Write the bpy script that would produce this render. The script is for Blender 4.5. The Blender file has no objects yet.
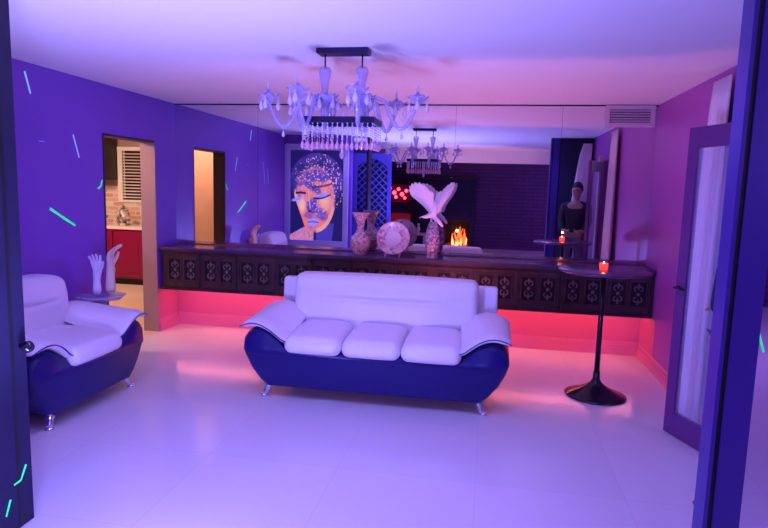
import bpy, bmesh, math, random
from mathutils import Vector, Matrix
random.seed(7)
sc = bpy.context.scene
C = sc.collection
PI = math.pi
XL, XR, D, H, YF = -3.436, 1.541, 6.14, 2.45, 2.55

# ------------------------------------------------------------------ materials
def mat(name, col, rough=0.5, metal=0.0, spec=0.5, emit=None, estr=0.0, trans=0.0, alpha=1.0,
        noise=None, bump=None, coat=0.0, ior=1.45):
    m = bpy.data.materials.new(name); m.use_nodes = True
    nt = m.node_tree; b = nt.nodes['Principled BSDF']
    b.inputs['Base Color'].default_value = (*col, 1)
    b.inputs['Roughness'].default_value = rough
    b.inputs['Metallic'].default_value = metal
    b.inputs['Specular IOR Level'].default_value = spec
    b.inputs['Transmission Weight'].default_value = trans
    b.inputs['Alpha'].default_value = alpha
    b.inputs['Coat Weight'].default_value = coat
    b.inputs['IOR'].default_value = ior
    if emit:
        b.inputs['Emission Color'].default_value = (*emit, 1)
        b.inputs['Emission Strength'].default_value = estr
    tc = nt.nodes.new('ShaderNodeTexCoord')
    if noise:   # (scale, other colour, contrast lo, hi)
        s, c2, lo, hi = noise
        n = nt.nodes.new('ShaderNodeTexNoise'); n.inputs['Scale'].default_value = s
        n.inputs['Detail'].default_value = 4
        nt.links.new(tc.outputs['Object'], n.inputs['Vector'])
        r = nt.nodes.new('ShaderNodeValToRGB')
        r.color_ramp.elements[0].position = lo; r.color_ramp.elements[1].position = hi
        r.color_ramp.elements[0].color = (*col, 1); r.color_ramp.elements[1].color = (*c2, 1)
        nt.links.new(n.outputs['Fac'], r.inputs['Fac'])
        nt.links.new(r.outputs['Color'], b.inputs['Base Color'])
    if bump:
        s, st = bump
        n = nt.nodes.new('ShaderNodeTexNoise'); n.inputs['Scale'].default_value = s
        nt.links.new(tc.outputs['Object'], n.inputs['Vector'])
        bp = nt.nodes.new('ShaderNodeBump'); bp.inputs['Strength'].default_value = st
        bp.inputs['Distance'].default_value = 0.01
        nt.links.new(n.outputs['Fac'], bp.inputs['Height'])
        nt.links.new(bp.outputs['Normal'], b.inputs['Normal'])
    return m

def brick_mat(name, c1, c2, mortar, scale, w=0.5, h=0.25, ms=0.02, rough=0.6, swap=None, offset=0.5, spec=0.5, bump=0.0):
    m = bpy.data.materials.new(name); m.use_nodes = True
    nt = m.node_tree; b = nt.nodes['Principled BSDF']
    b.inputs['Roughness'].default_value = rough
    b.inputs['Specular IOR Level'].default_value = spec
    tc = nt.nodes.new('ShaderNodeTexCoord')
    mp = nt.nodes.new('ShaderNodeMapping')
    if swap: mp.inputs['Rotation'].default_value = swap
    br = nt.nodes.new('ShaderNodeTexBrick')
    br.offset = offset
    br.inputs['Color1'].default_value = (*c1, 1); br.inputs['Color2'].default_value = (*c2, 1)
    br.inputs['Mortar'].default_value = (*mortar, 1)
    br.inputs['Scale'].default_value = scale; br.inputs['Mortar Size'].default_value = ms
    br.inputs['Brick Width'].default_value = w; br.inputs['Row Height'].default_value = h
    nt.links.new(tc.outputs['Object'], mp.inputs['Vector'])
    nt.links.new(mp.outputs['Vector'], br.inputs['Vector'])
    nt.links.new(br.outputs['Color'], b.inputs['Base Color'])
    if bump:
        bp = nt.nodes.new('ShaderNodeBump'); bp.inputs['Strength'].default_value = bump
        bp.inputs['Distance'].default_value = 0.01; bp.invert = True
        nt.links.new(br.outputs['Fac'], bp.inputs['Height'])
        nt.links.new(bp.outputs['Normal'], b.inputs['Normal'])
    return m

M = {}
M['floor'] = brick_mat('gloss_tile', (.80,.75,.80), (.76,.72,.77), (.72,.67,.74), 1.0, .78, .78, .003, rough=.17, offset=0.0, spec=.5)
M['ceil'] = mat('ceiling_paint', (.80,.78,.80), .7, bump=(60,.05))
M['wall'] = mat('violet_paint', (.21,.082,.56), .42, noise=(1.3,(.24,.092,.6),.3,.7), bump=(80,.04))
M['wall_r'] = mat('violet_paint_right', (.38,.085,.42), .42, noise=(1.3,(.42,.09,.45),.3,.7), bump=(80,.04))  # same wall paint with the red light put into its colour
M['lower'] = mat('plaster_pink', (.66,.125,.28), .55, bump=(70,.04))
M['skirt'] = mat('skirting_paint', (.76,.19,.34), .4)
M['dark'] = mat('dark_paint', (.022,.016,.075), .7)
M['darkgap'] = mat('dark_gap', (.006,.006,.012), .5)
M['blueframe'] = mat('blue_frame_paint', (.042,.019,.24), .35)
M['mirror'] = mat('mirror_silver', (.86,.84,.90), .0, 1.0)
M['smoke'] = mat('smoked_mirror', (.74,.68,.84), .02, 1.0)
M['seam'] = mat('mirror_edge', (.30,.24,.36), .3, .5)
M['white_leather'] = mat('white_leather', (.80,.76,.84), .38, noise=(3,(.84,.80,.86),.3,.7), bump=(220,.06))
M['navy_leather'] = mat('navy_leather', (.011,.006,.12), .34, spec=.45, bump=(200,.08))
M['piping'] = mat('piping_dark', (.05,.03,.18), .4)
M['chrome'] = mat('chrome', (.8,.8,.85), .12, 1.0)
M['black'] = mat('black_gloss', (.010,.008,.018), .15, spec=.5)
M['cab'] = mat('carved_dark_wood', (.036,.015,.024), .34, noise=(9,(.065,.028,.04),.35,.7), bump=(60,.2))
M['cabtop'] = mat('dark_wood_top', (.05,.025,.10), .22, noise=(6,(.07,.03,.12),.35,.7))
M['recess'] = mat('black_recess', (.006,.005,.012), .7)
M['carving'] = mat('silver_carving', (.62,.42,.48), .4, .2)
M['carve2'] = mat('dull_carving', (.16,.10,.13), .5, .1)
M['tan'] = mat('tan_paint', (.62,.40,.28), .6, noise=(4,(.66,.43,.30),.3,.7))
M['tanleaf'] = mat('tan_door', (.55,.36,.22), .5)
M['brown'] = mat('dark_brown_wood', (.035,.018,.02), .5)
M['kfloor'] = mat('cream_tile', (.78,.62,.48), .35, noise=(2,(.72,.55,.42),.4,.7))
M['kred'] = mat('red_cabinet', (.24,.003,.060), .35)
M['kwhite'] = mat('cream_counter', (.80,.70,.66), .3)
M['kwall'] = mat('kitchen_mauve', (.38,.24,.24), .6)
M['splash'] = brick_mat('mosaic_backsplash', (.80,.70,.62), (.60,.30,.20), (.80,.74,.66), 1.0, .20, .07, .006, rough=.3, swap=(PI/2,0,0))
M['slat'] = mat('white_slat', (.82,.76,.70), .4)
M['night'] = mat('night_glass', (.05,.01,.015), .1)
M['glass'] = mat('lavender_glass', (.46,.40,.82), .05, spec=1.0, alpha=.46, coat=1.0)
M['crystal'] = mat('crystal', (.85,.78,.98), .04, spec=1.0, alpha=.50, coat=1.0)
M['tableglass'] = mat('milky_glass', (.58,.56,.92), .08, spec=1.0, alpha=.80, coat=.5)
M['amber'] = mat('rose_crystal', (.70,.36,.48), .06, spec=1.0, alpha=.75, coat=1.0)
M['metal_dark'] = mat('dark_metal', (.018,.010,.06), .35, .4)
M['sleeve'] = mat('candle_sleeve', (.45,.30,.62), .4)
M['bulb'] = mat('bulb_glass', (.85,.75,.9), .1, alpha=.45)
M['neon'] = mat('fluorescent_mint', (.02,.45,.12), .5, emit=(.03,.85,.38), estr=.8)  # emissive colours standing in for projected laser light
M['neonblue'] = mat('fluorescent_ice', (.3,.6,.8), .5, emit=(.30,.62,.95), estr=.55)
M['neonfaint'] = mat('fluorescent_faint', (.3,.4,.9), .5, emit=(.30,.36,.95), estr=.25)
M['hand'] = mat('white_plaster', (.80,.76,.88), .5)
M['handwarm'] = mat('cream_plaster', (.80,.66,.50), .5)  # kitchen's warm light put into the cream colour
M['bird'] = mat('white_ceramic', (.86,.84,.92), .35)
M['curtain'] = mat('white_curtain', (.80,.74,.78), .8)
M['skin'] = mat('skin', (.36,.18,.14), .5)
M['shirt'] = mat('black_cloth', (.014,.012,.03), .8)
M['trouser'] = mat('grey_cloth', (.10,.07,.14), .8)
M['hair'] = mat('dark_hair', (.015,.01,.015), .6)
M['shoe'] = mat('shoe', (.02,.015,.02), .4)
M['frame_white'] = mat('white_frame', (.62,.60,.90), .4)
M['lattice'] = mat('blue_lattice', (.10,.08,.52), .4)
M['vent'] = mat('vent_metal', (.62,.50,.60), .4)
M['brickwall'] = brick_mat('dark_brick', (.11,.025,.17), (.09,.02,.14), (.05,.012,.09), 1.0, .6, .10, .012, rough=.5, swap=(PI/2,0,0))
M['firebox'] = mat('sooty_firebox', (.008,.005,.008), .8)
M['log'] = mat('charred_log', (.06,.02,.012), .8, emit=(1,.10,.01), estr=.25)
M['fire'] = mat('flame', (1,.2,.03), .5, emit=(1,.12,.03), estr=2.4)
M['firehot'] = mat('flame_core', (1,.5,.1), .5, emit=(1,.30,.11), estr=3.2)
M['redglow'] = mat('red_bulb', (1,.02,.05), .4, emit=(1,.06,.10), estr=4.5)
M['redmatt'] = mat('red_lacquer', (.50,.01,.03), .4, emit=(1,.03,.06), estr=.10)  # weak emission gives the lacquer front a red glow
M['led'] = mat('led_tape', (1,.1,.2), .4, emit=(1.0,.22,.24), estr=52)
M['wax'] = mat('red_wax_glow', (.8,.05,.02), .3, emit=(1,.03,.035), estr=2.4)
M['flame'] = mat('candle_flame', (1,.6,.3), .3, emit=(1,.55,.22), estr=14)
M['lampglass'] = mat('lit_lamp_glass', (1,.8,.6), .4, emit=(1,.72,.45), estr=3)
M['green'] = mat('green_leaf', (.10,.28,.04), .5)
M['pot'] = brick_mat('checked_pot', (.85,.72,.68), (.03,.01,.02), (.6,.4,.4), 1.0, .035, .035, .0, rough=.3, swap=(PI/2,0,0), offset=.5)

def mosaic_mat(name, cols, scale):
    m = bpy.data.materials.new(name); m.use_nodes = True
    nt = m.node_tree; b = nt.nodes['Principled BSDF']; b.inputs['Roughness'].default_value = .22
    tc = nt.nodes.new('ShaderNodeTexCoord')
    v = nt.nodes.new('ShaderNodeTexVoronoi'); v.inputs['Scale'].default_value = scale
    nt.links.new(tc.outputs['Object'], v.inputs['Vector'])
    sep = nt.nodes.new('ShaderNodeSeparateColor'); nt.links.new(v.outputs['Color'], sep.inputs['Color'])
    r = nt.nodes.new('ShaderNodeValToRGB'); r.color_ramp.interpolation = 'CONSTANT'
    r.color_ramp.elements[0].position = 0; r.color_ramp.elements[0].color = (*cols[0], 1)
    r.color_ramp.elements[1].position = 1/len(cols); r.color_ramp.elements[1].color = (*cols[1], 1)
    for i in range(2, len(cols)):
        e = r.color_ramp.elements.new(i/len(cols)); e.color = (*cols[i], 1)
    nt.links.new(sep.outputs[0], r.inputs['Fac'])
    nt.links.new(r.outputs['Color'], b.inputs['Base Color'])
    return m
M['mosaic'] = mosaic_mat('mosaic', [(.66,.48,.58),(.48,.28,.38),(.76,.58,.58),(.54,.32,.40),(.34,.17,.26)], 60)
M['mosaic_plate'] = mosaic_mat('painted_plate', [(.74,.60,.72),(.60,.42,.56),(.80,.68,.76),(.44,.24,.38),(.70,.54,.66)], 34)
M['mosaic_dark'] = mosaic_mat('mosaic_column', [(.46,.34,.48),(.28,.15,.28),(.58,.46,.56),(.34,.20,.34),(.20,.10,.22)], 60)

# ------------------------------------------------------------------ mesh builder
class MB:
    def __init__(s): s.v = []; s.f = []; s.sm = []
    def add(s, vs, fs, smooth=False):
        n = len(s.v); s.v += [tuple(v) for v in vs]
        for f in fs: s.f.append(tuple(i+n for i in f)); s.sm.append(smooth)
        return s
    def box(s, a, b, mtx=None):
        (x0,y0,z0),(x1,y1,z1) = a, b
        vs = [Vector(p) for p in ((x0,y0,z0),(x1,y0,z0),(x1,y1,z0),(x0,y1,z0),(x0,y0,z1),(x1,y0,z1),(x1,y1,z1),(x0,y1,z1))]
        if mtx: vs = [mtx @ v for v in vs]
        return s.add(vs, [(0,3,2,1),(4,5,6,7),(0,1,5,4),(1,2,6,5),(2,3,7,6),(3,0,4,7)])
    def lathe(s, prof, c=(0,0,0), n=24, mtx=None, caps=True):
        vs = []; fs = []
        for r, z in prof:
            for i in range(n):
                a = 2*PI*i/n; vs.append(Vector((c[0]+r*math.cos(a), c[1]+r*math.sin(a), c[2]+z)))
        m = len(prof)
        for j in range(m-1):
            for i in range(n):
                k = (i+1) % n; fs.append((j*n+i, j*n+k, (j+1)*n+k, (j+1)*n+i))
        if caps:
            fs.append(tuple(reversed(range(n)))); fs.append(tuple((m-1)*n+i for i in range(n)))
        if mtx: vs = [mtx @ v for v in vs]
        return s.add(vs, fs, True)
    def tube(s, pts, rad, n=10, caps=True):
        pts = [Vector(p) for p in pts]
        if not isinstance(rad, (list, tuple)): rad = [rad]*len(pts)
        vs = []; fs = []
        t0 = (pts[1]-pts[0]).normalized()
        up = Vector((0,0,1)) if abs(t0.z) < .9 else Vector((1,0,0))
        nrm = t0.cross(up).normalized()
        for i, p in enumerate(pts):
            if i == 0: t = pts[1]-pts[0]
            elif i == len(pts)-1: t = pts[-1]-pts[-2]
            else: t = pts[i+1]-pts[i-1]
            t.normalize(); nrm = (nrm - t*nrm.dot(t)).normalized(); bn = t.cross(nrm)
            for k in range(n):
                a = 2*PI*k/n; vs.append(p + (nrm*math.cos(a)+bn*math.sin(a))*rad[i])
        for j in range(len(pts)-1):
            for i in range(n):
                k = (i+1) % n; fs.append((j*n+i, j*n+k, (j+1)*n+k, (j+1)*n+i))
        if caps:
            fs.append(tuple(reversed(range(n)))); fs.append(tuple((len(pts)-1)*n+i for i in range(n)))
        return s.add(vs, fs, True)
    def ball(s, c, r, nu=12, nv=8):
        if not isinstance(r, (tuple, list)): r = (r, r, r)
        prof = []
        vs = []; fs = []
        for j in range(nv+1):
            th = PI*j/nv
            for i in range(nu):
                a = 2*PI*i/nu
                vs.append((c[0]+r[0]*math.sin(th)*math.cos(a), c[1]+r[1]*math.sin(th)*math.sin(a), c[2]-r[2]*math.cos(th)))
        for j in range(nv):
            for i in range(nu):
                k = (i+1) % nu; fs.append((j*nu+i, j*nu+k, (j+1)*nu+k, (j+1)*nu+i))
        return s.add(vs, fs, True)
    def prism(s, poly, y0, y1, axis='y', smooth=False):
        n = len(poly); vs = []
        for d in (y0, y1):
            for a, b in poly:
                vs.append({'y': (a, d, b), 'x': (d, a, b), 'z': (a, b, d)}[axis])
        fs = [tuple(range(n)), tuple(reversed(range(n, 2*n)))]
        for i in range(n):
            k = (i+1) % n; fs.append((i, i+n, k+n, k))
        return s.add(vs, fs, smooth)
    def rbox(s, c, half, r, fn=None, n=10, pw=1.0):
        """rounded box; fn(u,v,w,p) may displace"""
        idx = {}; vs = []; fs = []
        hx, hy, hz = half
        def vid(i, j, k):
            key = (i, j, k)
            if key in idx: return idx[key]
            u, v, w = (2*i/n-1, 2*j/n-1, 2*k/n-1)
            # concentrate samples near the edges
            def g(t, h):
                a = abs(t)
                if a <= .6: x = (h-r)*a/.6
                else: x = (h-r)+r*math.tan((a-.6)/.4*PI/4)
                return math.copysign(x, t)
            p = Vector((g(u,hx), g(v,hy), g(w,hz)))
            q = Vector((max(-hx+r, min(hx-r, p.x)), max(-hy+r, min(hy-r, p.y)), max(-hz+r, min(hz-r, p.z))))
            d = p-q
            if d.length > 1e-9: p = q + d.normalized()*r
            if fn: p = fn(max(-1,min(1,p.x/hx)), max(-1,min(1,p.y/hy)), max(-1,min(1,p.z/hz)), p)
            idx[key] = len(vs); vs.append(p + Vector(c)); return idx[key]
        for a in range(n):
            for b in range(n):
                fs.append((vid(a,b,0), vid(a,b+1,0), vid(a+1,b+1,0), vid(a+1,b,0)))
                fs.append((vid(a,b,n), vid(a+1,b,n), vid(a+1,b+1,n), vid(a,b+1,n)))
                fs.append((vid(a,0,b), vid(a+1,0,b), vid(a+1,0,b+1), vid(a,0,b+1)))
                fs.append((vid(a,n,b), vid(a,n,b+1), vid(a+1,n,b+1), vid(a+1,n,b)))
                fs.append((vid(0,a,b), vid(0,a,b+1), vid(0,a+1,b+1), vid(0,a+1,b)))
                fs.append((vid(n,a,b), vid(n,a+1,b), vid(n,a+1,b+1), vid(n,a,b+1)))
        return s.add(vs, fs, True)
    def slab(s, top, bot, nu, nv):
        """closed sheet between two surfaces top(u,v), bot(u,v), u,v in 0..1"""
        vs = []; fs = []
        W = nu+1
        for fn in (top, bot):
            for j in range(nv+1):
                for i in range(nu+1): vs.append(fn(i/nu, j/nv))
        o = W*(nv+1)
        for j in range(nv):
            for i in range(nu):
                a = j*W+i
                fs.append((a, a+1, a+1+W, a+W)); fs.append((o+a, o+a+W, o+a+W+1, o+a+1))
        for i in range(nu):
            fs.append((i, o+i, o+i+1, i+1)); a = nv*W+i; fs.append((a, a+1, o+a+1, o+a))
        for j in range(nv):
            a = j*W; fs.append((a, a+W, o+a+W, o+a)); a = j*W+nu; fs.append((a, o+a, o+a+W, a+W))
        return s.add(vs, fs, True)
    def build(s, name, m, parent=None, bevel=0, sub=0):
        me = bpy.data.meshes.new(name); me.from_pydata([tuple(v) for v in s.v], [], s.f)
        me.polygons.foreach_set('use_smooth', s.sm); me.update()
        bm = bmesh.new(); bm.from_mesh(me); bmesh.ops.recalc_face_normals(bm, faces=bm.faces); bm.to_mesh(me); bm.free()
        o = bpy.data.objects.new(name, me); C.objects.link(o)
        if m: me.materials.append(m)
        if parent: o.parent = parent
        if bevel:
            b = o.modifiers.new('bevel', 'BEVEL'); b.width = bevel; b.segments = 3; b.limit_method = 'ANGLE'; b.angle_limit = math.radians(40)
        if sub:
            b = o.modifiers.new('sub', 'SUBSURF'); b.levels = sub; b.render_levels = sub
        return o

def tag(o, label=None, cat=None, group=None, kind=None):
    if label: o['label'] = label
    if cat: o['category'] = cat
    if group: o['group'] = group
    if kind: o['kind'] = kind
    return o
def thing(name, label, cat, loc=(0,0,0), rz=0, group=None):
    o = bpy.data.objects.new(name, None); C.objects.link(o); o.location = loc; o.rotation_euler = (0,0,rz)
    o.empty_display_size = .1
    return tag(o, label, cat, group)
def struct(o): o['kind'] = 'structure'; return o
def copy_tree(o, parent=None):
    c = o.copy(); C.objects.link(c)
    if parent: c.parent = parent
    for ch in list(o.children): copy_tree(ch, c)
    return c
def skin(name, verts, edges, radii, m, parent=None, sub=2, root=0):
    me = bpy.data.meshes.new(name); me.from_pydata(verts, edges, []); me.update()
    o = bpy.data.objects.new(name, me); C.objects.link(o)
    if parent: o.parent = parent
    o.modifiers.new('skin', 'SKIN')
    if not me.skin_vertices:
        bm = bmesh.new(); bm.from_mesh(me); bm.verts.layers.skin.verify(); bm.to_mesh(me); bm.free()
    sv = me.skin_vertices[0].data
    for i, r in enumerate(radii):
        sv[i].radius = (r, r) if not isinstance(r, tuple) else r
        sv[i].use_root = (i == root)
    o.modifiers['skin'].use_smooth_shade = True
    b = o.modifiers.new('sub', 'SUBSURF'); b.levels = sub; b.render_levels = sub
    me.materials.append(m)
    return o

# ------------------------------------------------------------------ setting
T = .15
struct(MB().box((-8.2,-5.2,-.1),(5.0,9.3,0)).build('floor', M['floor']))
struct(MB().box((-8.2,-5.2,H),(5.0,9.3,H+.1)).build('ceiling', M['ceil']))
ya, yb, hd = 4.87, 5.725, 2.015
w = MB().box((XL-T,YF-.12,0),(XL,ya,H)).box((XL-T,ya,hd),(XL,yb,H)).box((XL-T,yb,0),(XL,D,H))
struct(w.build('wall_left', M['wall']))
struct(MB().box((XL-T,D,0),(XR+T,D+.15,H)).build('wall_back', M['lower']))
dy0, dy1 = 3.48, 4.22      # doorway in the right wall
w = MB().box((XR,YF-.12,0),(XR+T,dy0,H)).box((XR,dy0,2.06),(XR+T,dy1,H)).box((XR,dy1,0),(XR+T,D,H))
struct(w.build('wall_right', M['wall_r']))
w = MB().box((-8.0,YF-.12,0),(-2.28,YF,H))
struct(w.build('wall_front', M['wall']))
struct(MB().box((1.41,YF-.12,0),(5.0,YF,H)).build('wall_front_right', M['dark']))
# hallway beyond the right wall
struct(MB().box((3.2,YF,0),(3.3,D,H)).build('wall_hall', M['wall']))
# room behind the camera
struct(MB().box((-4.6,-5.0,0),(4.6,-4.6,H)).build('wall_rear', M['brickwall']))
struct(MB().box((-4.7,-4.6,0),(-4.6,YF-.12,H)).build('wall_far_left', M['wall']))
struct(MB().box((4.6,-4.6,0),(4.7,YF-.12,H)).build('wall_far_right', M['wall_r']))
struct(MB().box((-2.25,-.65,2.19),(4.6,-.5,H)).build('ceiling_beam', M['ceil']))
struct(MB().box((-4.6,-.65,0),(-2.25,-.5,H)).build('wall_partition', M['wall']))
# kitchen
struct(MB().box((-8.1,3.75,0),(XL-T,3.85,H)).build('wall_kitchen_front', M['tan']))
struct(MB().box((-8.2,3.75,0),(-8.1,9.0,H)).build('wall_kitchen_left', M['kwall']))
struct(MB().box((-8.1,8.9,0),(XL,9.0,H)).build('wall_kitchen_back', M['kwall']))
struct(MB().box((XL-T,D+.15,0),(XL,8.9,H)).build('wall_kitchen_right', M['tan']))
struct(MB().box((-8.1,3.85,0),(XL-T,8.9,.004)).box((XL-T,ya,0),(XL-.0,yb,.004)).build('kitchen_floor', M['kfloor']))
# door jamb lining
struct(MB().box((XL-T-.01,yb-.018,.004),(XL+.004,yb,hd)).build('door_1', mat('taupe_paint', (.34,.235,.23), .6)))
struct(MB().box((XL-T-.01,ya,.004),(XL+.004,ya+.018,hd-.018)).box((XL-T-.01,ya,hd-.018),(XL+.004,yb-.018,hd)).build('trim_1', M['brown']))  # near jamb and head: shade put into the dark brown
# skirting below the cabinet: two step moulding
def skirting(name, a, b, axis):
    m = MB()
    for t, z0, z1 in ((.022,0,.075),(.016,.075,.10),(.008,.10,.135)):
        if axis == 'b': m.box((XL,D-t,z0),(XR,D,z1))
        if axis == 'l': m.box((XL,a,z0),(XL+t,b,z1))
        if axis == 'r': m.box((XR-t,a,z0),(XR,b,z1))
    return struct(m.build(name, M['skirt']))
skirting('baseboard_back', 0, 0, 'b')
skirting('baseboard_left', yb+.02, D-.03, 'l')
skirting('baseboard_right', 4.30, D-.03, 'r')
# lower part of the side walls below the cabinet is pink plaster
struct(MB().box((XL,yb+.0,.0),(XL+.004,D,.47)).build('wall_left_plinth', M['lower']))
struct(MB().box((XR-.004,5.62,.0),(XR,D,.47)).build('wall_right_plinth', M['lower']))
# dark line at the top of the mirrors, and corner beads
struct(MB().box((XL,D-.016,H-.012),(XR,D,H)).build('trim_2', M['metal_dark']))

# mirrors
seams = [XL, -2.475, -1.42, -.37, .665, XR]
words = ['narrow mirror panel on back wall, beside the left corner', 'wall mirror panel that shows the painted face',
         'wall mirror panel behind the vase and plate', 'wall mirror panel behind the bird, showing the fire',
         'wall mirror panel at the right corner, showing white curtains']
for i in range(5):
    tag(MB().box((seams[i]+(.0012 if i else 0),D-.012,.93),(seams[i+1]-(.0012 if i<4 else 0),D-.001,H-.014)).build('mirror_panel', M['mirror']),
        words[i], 'mirror', 'mirror panels over the back cabinet')

struct(MB().box((XL,D-.0009,.93),(XR,D,H-.014)).build('trim_5', M['dark']))
# opening post and smoked mirror door on the right
t = thing('sliding_door', 'tall smoked mirror door with blue frame at the right edge of the picture', 'door', (.96,YF-.06,0))
MB().box((-.05,-.055,0),(-.034,.055,H)).build('frame', M['blueframe'], t)
MB().box((-.034,-.045,0),(-.014,.055,H)).build('groove', M['darkgap'], t)
MB().box((-.014,-.055,0),(.085,.055,H)).build('stile', M['blueframe'], t)
MB().box((.085,-.03,.0),(.45,-.02,H)).build('mirror_pane', M['smoke'], t)
MB().box((.085,-.02,.0),(.45,.04,H)).build('backing_panel', M['dark'], t)
# left opening post
t = thing('entry_door', 'dark door standing open at the left edge of the picture, round knob', 'door', (-2.04,2.10,0))
dk = mat('ink_blue_paint', (.007,.005,.032), .6)
MB().box((-.04,-.06,0.005),(0,.200,H-.01)).build('door_leaf', dk, t)
MB().box((-.012,.112,0.005),(.0012,.132,H-.01)).build('groove', M['darkgap'], t)
k = MB().lathe([(.012,0),(.012,.03),(.024,.04),(.028,.055),(.02,.07),(.0,.072)], n=16, mtx=Matrix.Rotation(PI/2,4,'X')).build('knob', M['black'], t)
k.location = (-.004,.170,.845)
k.rotation_euler = (0,0,math.radians(78))

# ------------------------------------------------------------------ laser light streaks, drawn as emissive strips
def streak(pts, axis, const, wd, m, label):
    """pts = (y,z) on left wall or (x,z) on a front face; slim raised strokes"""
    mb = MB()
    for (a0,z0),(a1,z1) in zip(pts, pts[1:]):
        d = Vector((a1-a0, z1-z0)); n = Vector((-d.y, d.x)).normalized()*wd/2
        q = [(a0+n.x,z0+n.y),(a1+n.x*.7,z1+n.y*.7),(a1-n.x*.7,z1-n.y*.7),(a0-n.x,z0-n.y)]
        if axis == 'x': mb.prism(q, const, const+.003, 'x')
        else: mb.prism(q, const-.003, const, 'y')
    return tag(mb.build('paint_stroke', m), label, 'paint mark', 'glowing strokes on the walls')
X0 = XL
streak([(3.99,2.38),(4.04,2.225)], 'x', X0, .016, M['neonblue'], 'pale glowing stroke high on left wall near the ceiling')
streak([(4.49,1.965),(4.555,1.78)], 'x', X0, .010, M['neonblue'], 'thin pale glowing stroke on left wall, between ceiling and bright green one')
streak([(4.19,1.36),(4.33,1.285),(4.475,1.21)], 'x', X0, .022, M['neon'], 'bright green glowing stroke on left wall above the armchair')
streak([(4.79,1.52),(4.83,1.545),(4.85,1.60)], 'x', X0, .014, M['neon'], 'small green glowing tick on left wall beside the kitchen doorway')
streak([(3.47,1.62),(3.53,1.95)], 'x', X0, .012, M['neonfaint'], 'faint glowing stroke on the left wall, seen in the mirror')
streak([(3.30,1.62),(3.36,1.85)], 'x', X0, .010, M['neonfaint'], 'second faint glowing stroke on left wall toward the painting, seen in mirror')
streak([(4.10,1.88),(4.16,1.88)], 'x', X0, .008, M['neonfaint'], 'very short faint glowing dash on left wall beside the post')
streak([(2.266,.285),(2.232,.226),(2.192,.222)], 'x', -2.0405, .010, M['neon'], 'green glowing hook stroke low on the open dark door')
streak([(2.168,.165),(2.140,.10)], 'x', -2.0405, .010, M['neon'], 'short green glowing dash lowest on the open dark door')
streak([(1.035,1.12),(1.075,1.00)], 'y', YF-.09, .009, M['neon'], 'green glowing stroke on the smoked mirror door at the right edge')
# ------------------------------------------------------------------ floating cabinet
cab = thing('wall_cabinet', 'long dark carved wall-hung cabinet below the mirrors', 'cabinet', (XL,5.765,-.008))
L = XR-XL
MB().box((.03,-.0,.485),(L-.005,.373,.888)).build('body', M['cab'], cab)
MB().box((.012,-.035,.893),(L-.003,.374,.925)).build('top', M['cabtop'], cab, bevel=.006)
MB().box((.02,-.022,.878),(L-.004,0,.893)).box((.02,-.012,.862),(L-.004,0,.878)).build('cornice', M['cab'], cab)
MB().box((.02,-.022,.47),(L-.004,.373,.485)).box((.02,-.012,.485),(L-.004,0,.50)).build('plinth', M['cab'], cab)
pw = (L-.095)/12
def panel(px):
    m = MB()
    x0, x1 = px, px+pw
    ow = .128; g = (pw-2*ow)/2
    oz0, oz1 = .578, .80
    zc0, zc1 = .505, .858
    xs = [x0+.012, x0+g*.5+.012, x0+g*.5+.012+ow, x1-g*.5-.012-ow, x1-g*.5-.012, x1-.012]
    # face with two holes
    m.box((xs[0],-.016,zc0),(xs[5],-.0,oz0)); m.box((xs[0],-.016,oz1),(xs[5],0,zc1))
    m.box((xs[0],-.016,oz0),(xs[1],0,oz1)); m.box((xs[2],-.016,oz0),(xs[3],0,oz1)); m.box((xs[4],-.016,oz0),(xs[5],0,oz1))
    # raised moulding round each hole
    for a, b in ((xs[1],xs[2]),(xs[3],xs[4])):
        e = .012
        m.box((a-e,-.024,oz0-e),(b+e,-.016,oz0)); m.box((a-e,-.024,oz1),(b+e,-.016,oz1+e))
        m.box((a-e,-.024,oz0),(a,-.016,oz1)); m.box((b,-.024,oz0),(b+e,-.016,oz1))
    # outer bead
    m.box((xs[0],-.022,zc0),(xs[5],-.016,zc0+.012)); m.box((xs[0],-.022,zc1-.012),(xs[5],-.016,zc1))
    m.box((xs[0],-.022,zc0),(xs[0]+.01,-.016,zc1)); m.box((xs[5]-.01,-.022,zc0),(xs[5],-.016,zc1))
    p = m.build('door_panel', M['cab'], cab)
    r = MB()
    for a, b in ((xs[1],xs[2]),(xs[3],xs[4])): r.box((a,-.004,oz0),(b,-.0005,oz1))
    r.build('recess', M['recess'], p)
    for a, b in ((xs[1],xs[2]),(xs[3],xs[4])):
        c = (a+b)/2; zc = (oz0+oz1)/2; k = MB()
        for s in (-1, 1):
            for q in (-1, 1):
                pts = []
                for i in range(15):
                    th = i/14*1.6*PI; rr = .026*(1-.62*i/14)
                    pts.append((c+s*(.012+.010-rr*math.cos(th)*.9), -.010, zc+q*(.046+rr*math.sin(th)*1.35)))
                k.tube(pts, .0065, 6)
        k.ball((c,-.010,zc), (.016,.008,.018), 10, 6)
        k.ball((c,-.010,zc+.088), (.010,.008,.014), 8, 6); k.ball((c,-.010,zc-.088), (.010,.008,.014), 8, 6)
        k.build('carving', M['carve2'], p)
for i in range(12): panel(.072+i*pw)
for px in [.072+i*pw for i in (3,6,9)]:
    MB().box((px-.011,-.028,.50),(px+.011,-.0,.862)).build('pilaster', M['cab'], cab)
tag(MB().box((XL+.10,5.92,.458),(XR-.08,5.935,.4695)).build('led_strip', M['led']), 'glowing red light strip under the long dark cabinet', 'light strip')

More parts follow.
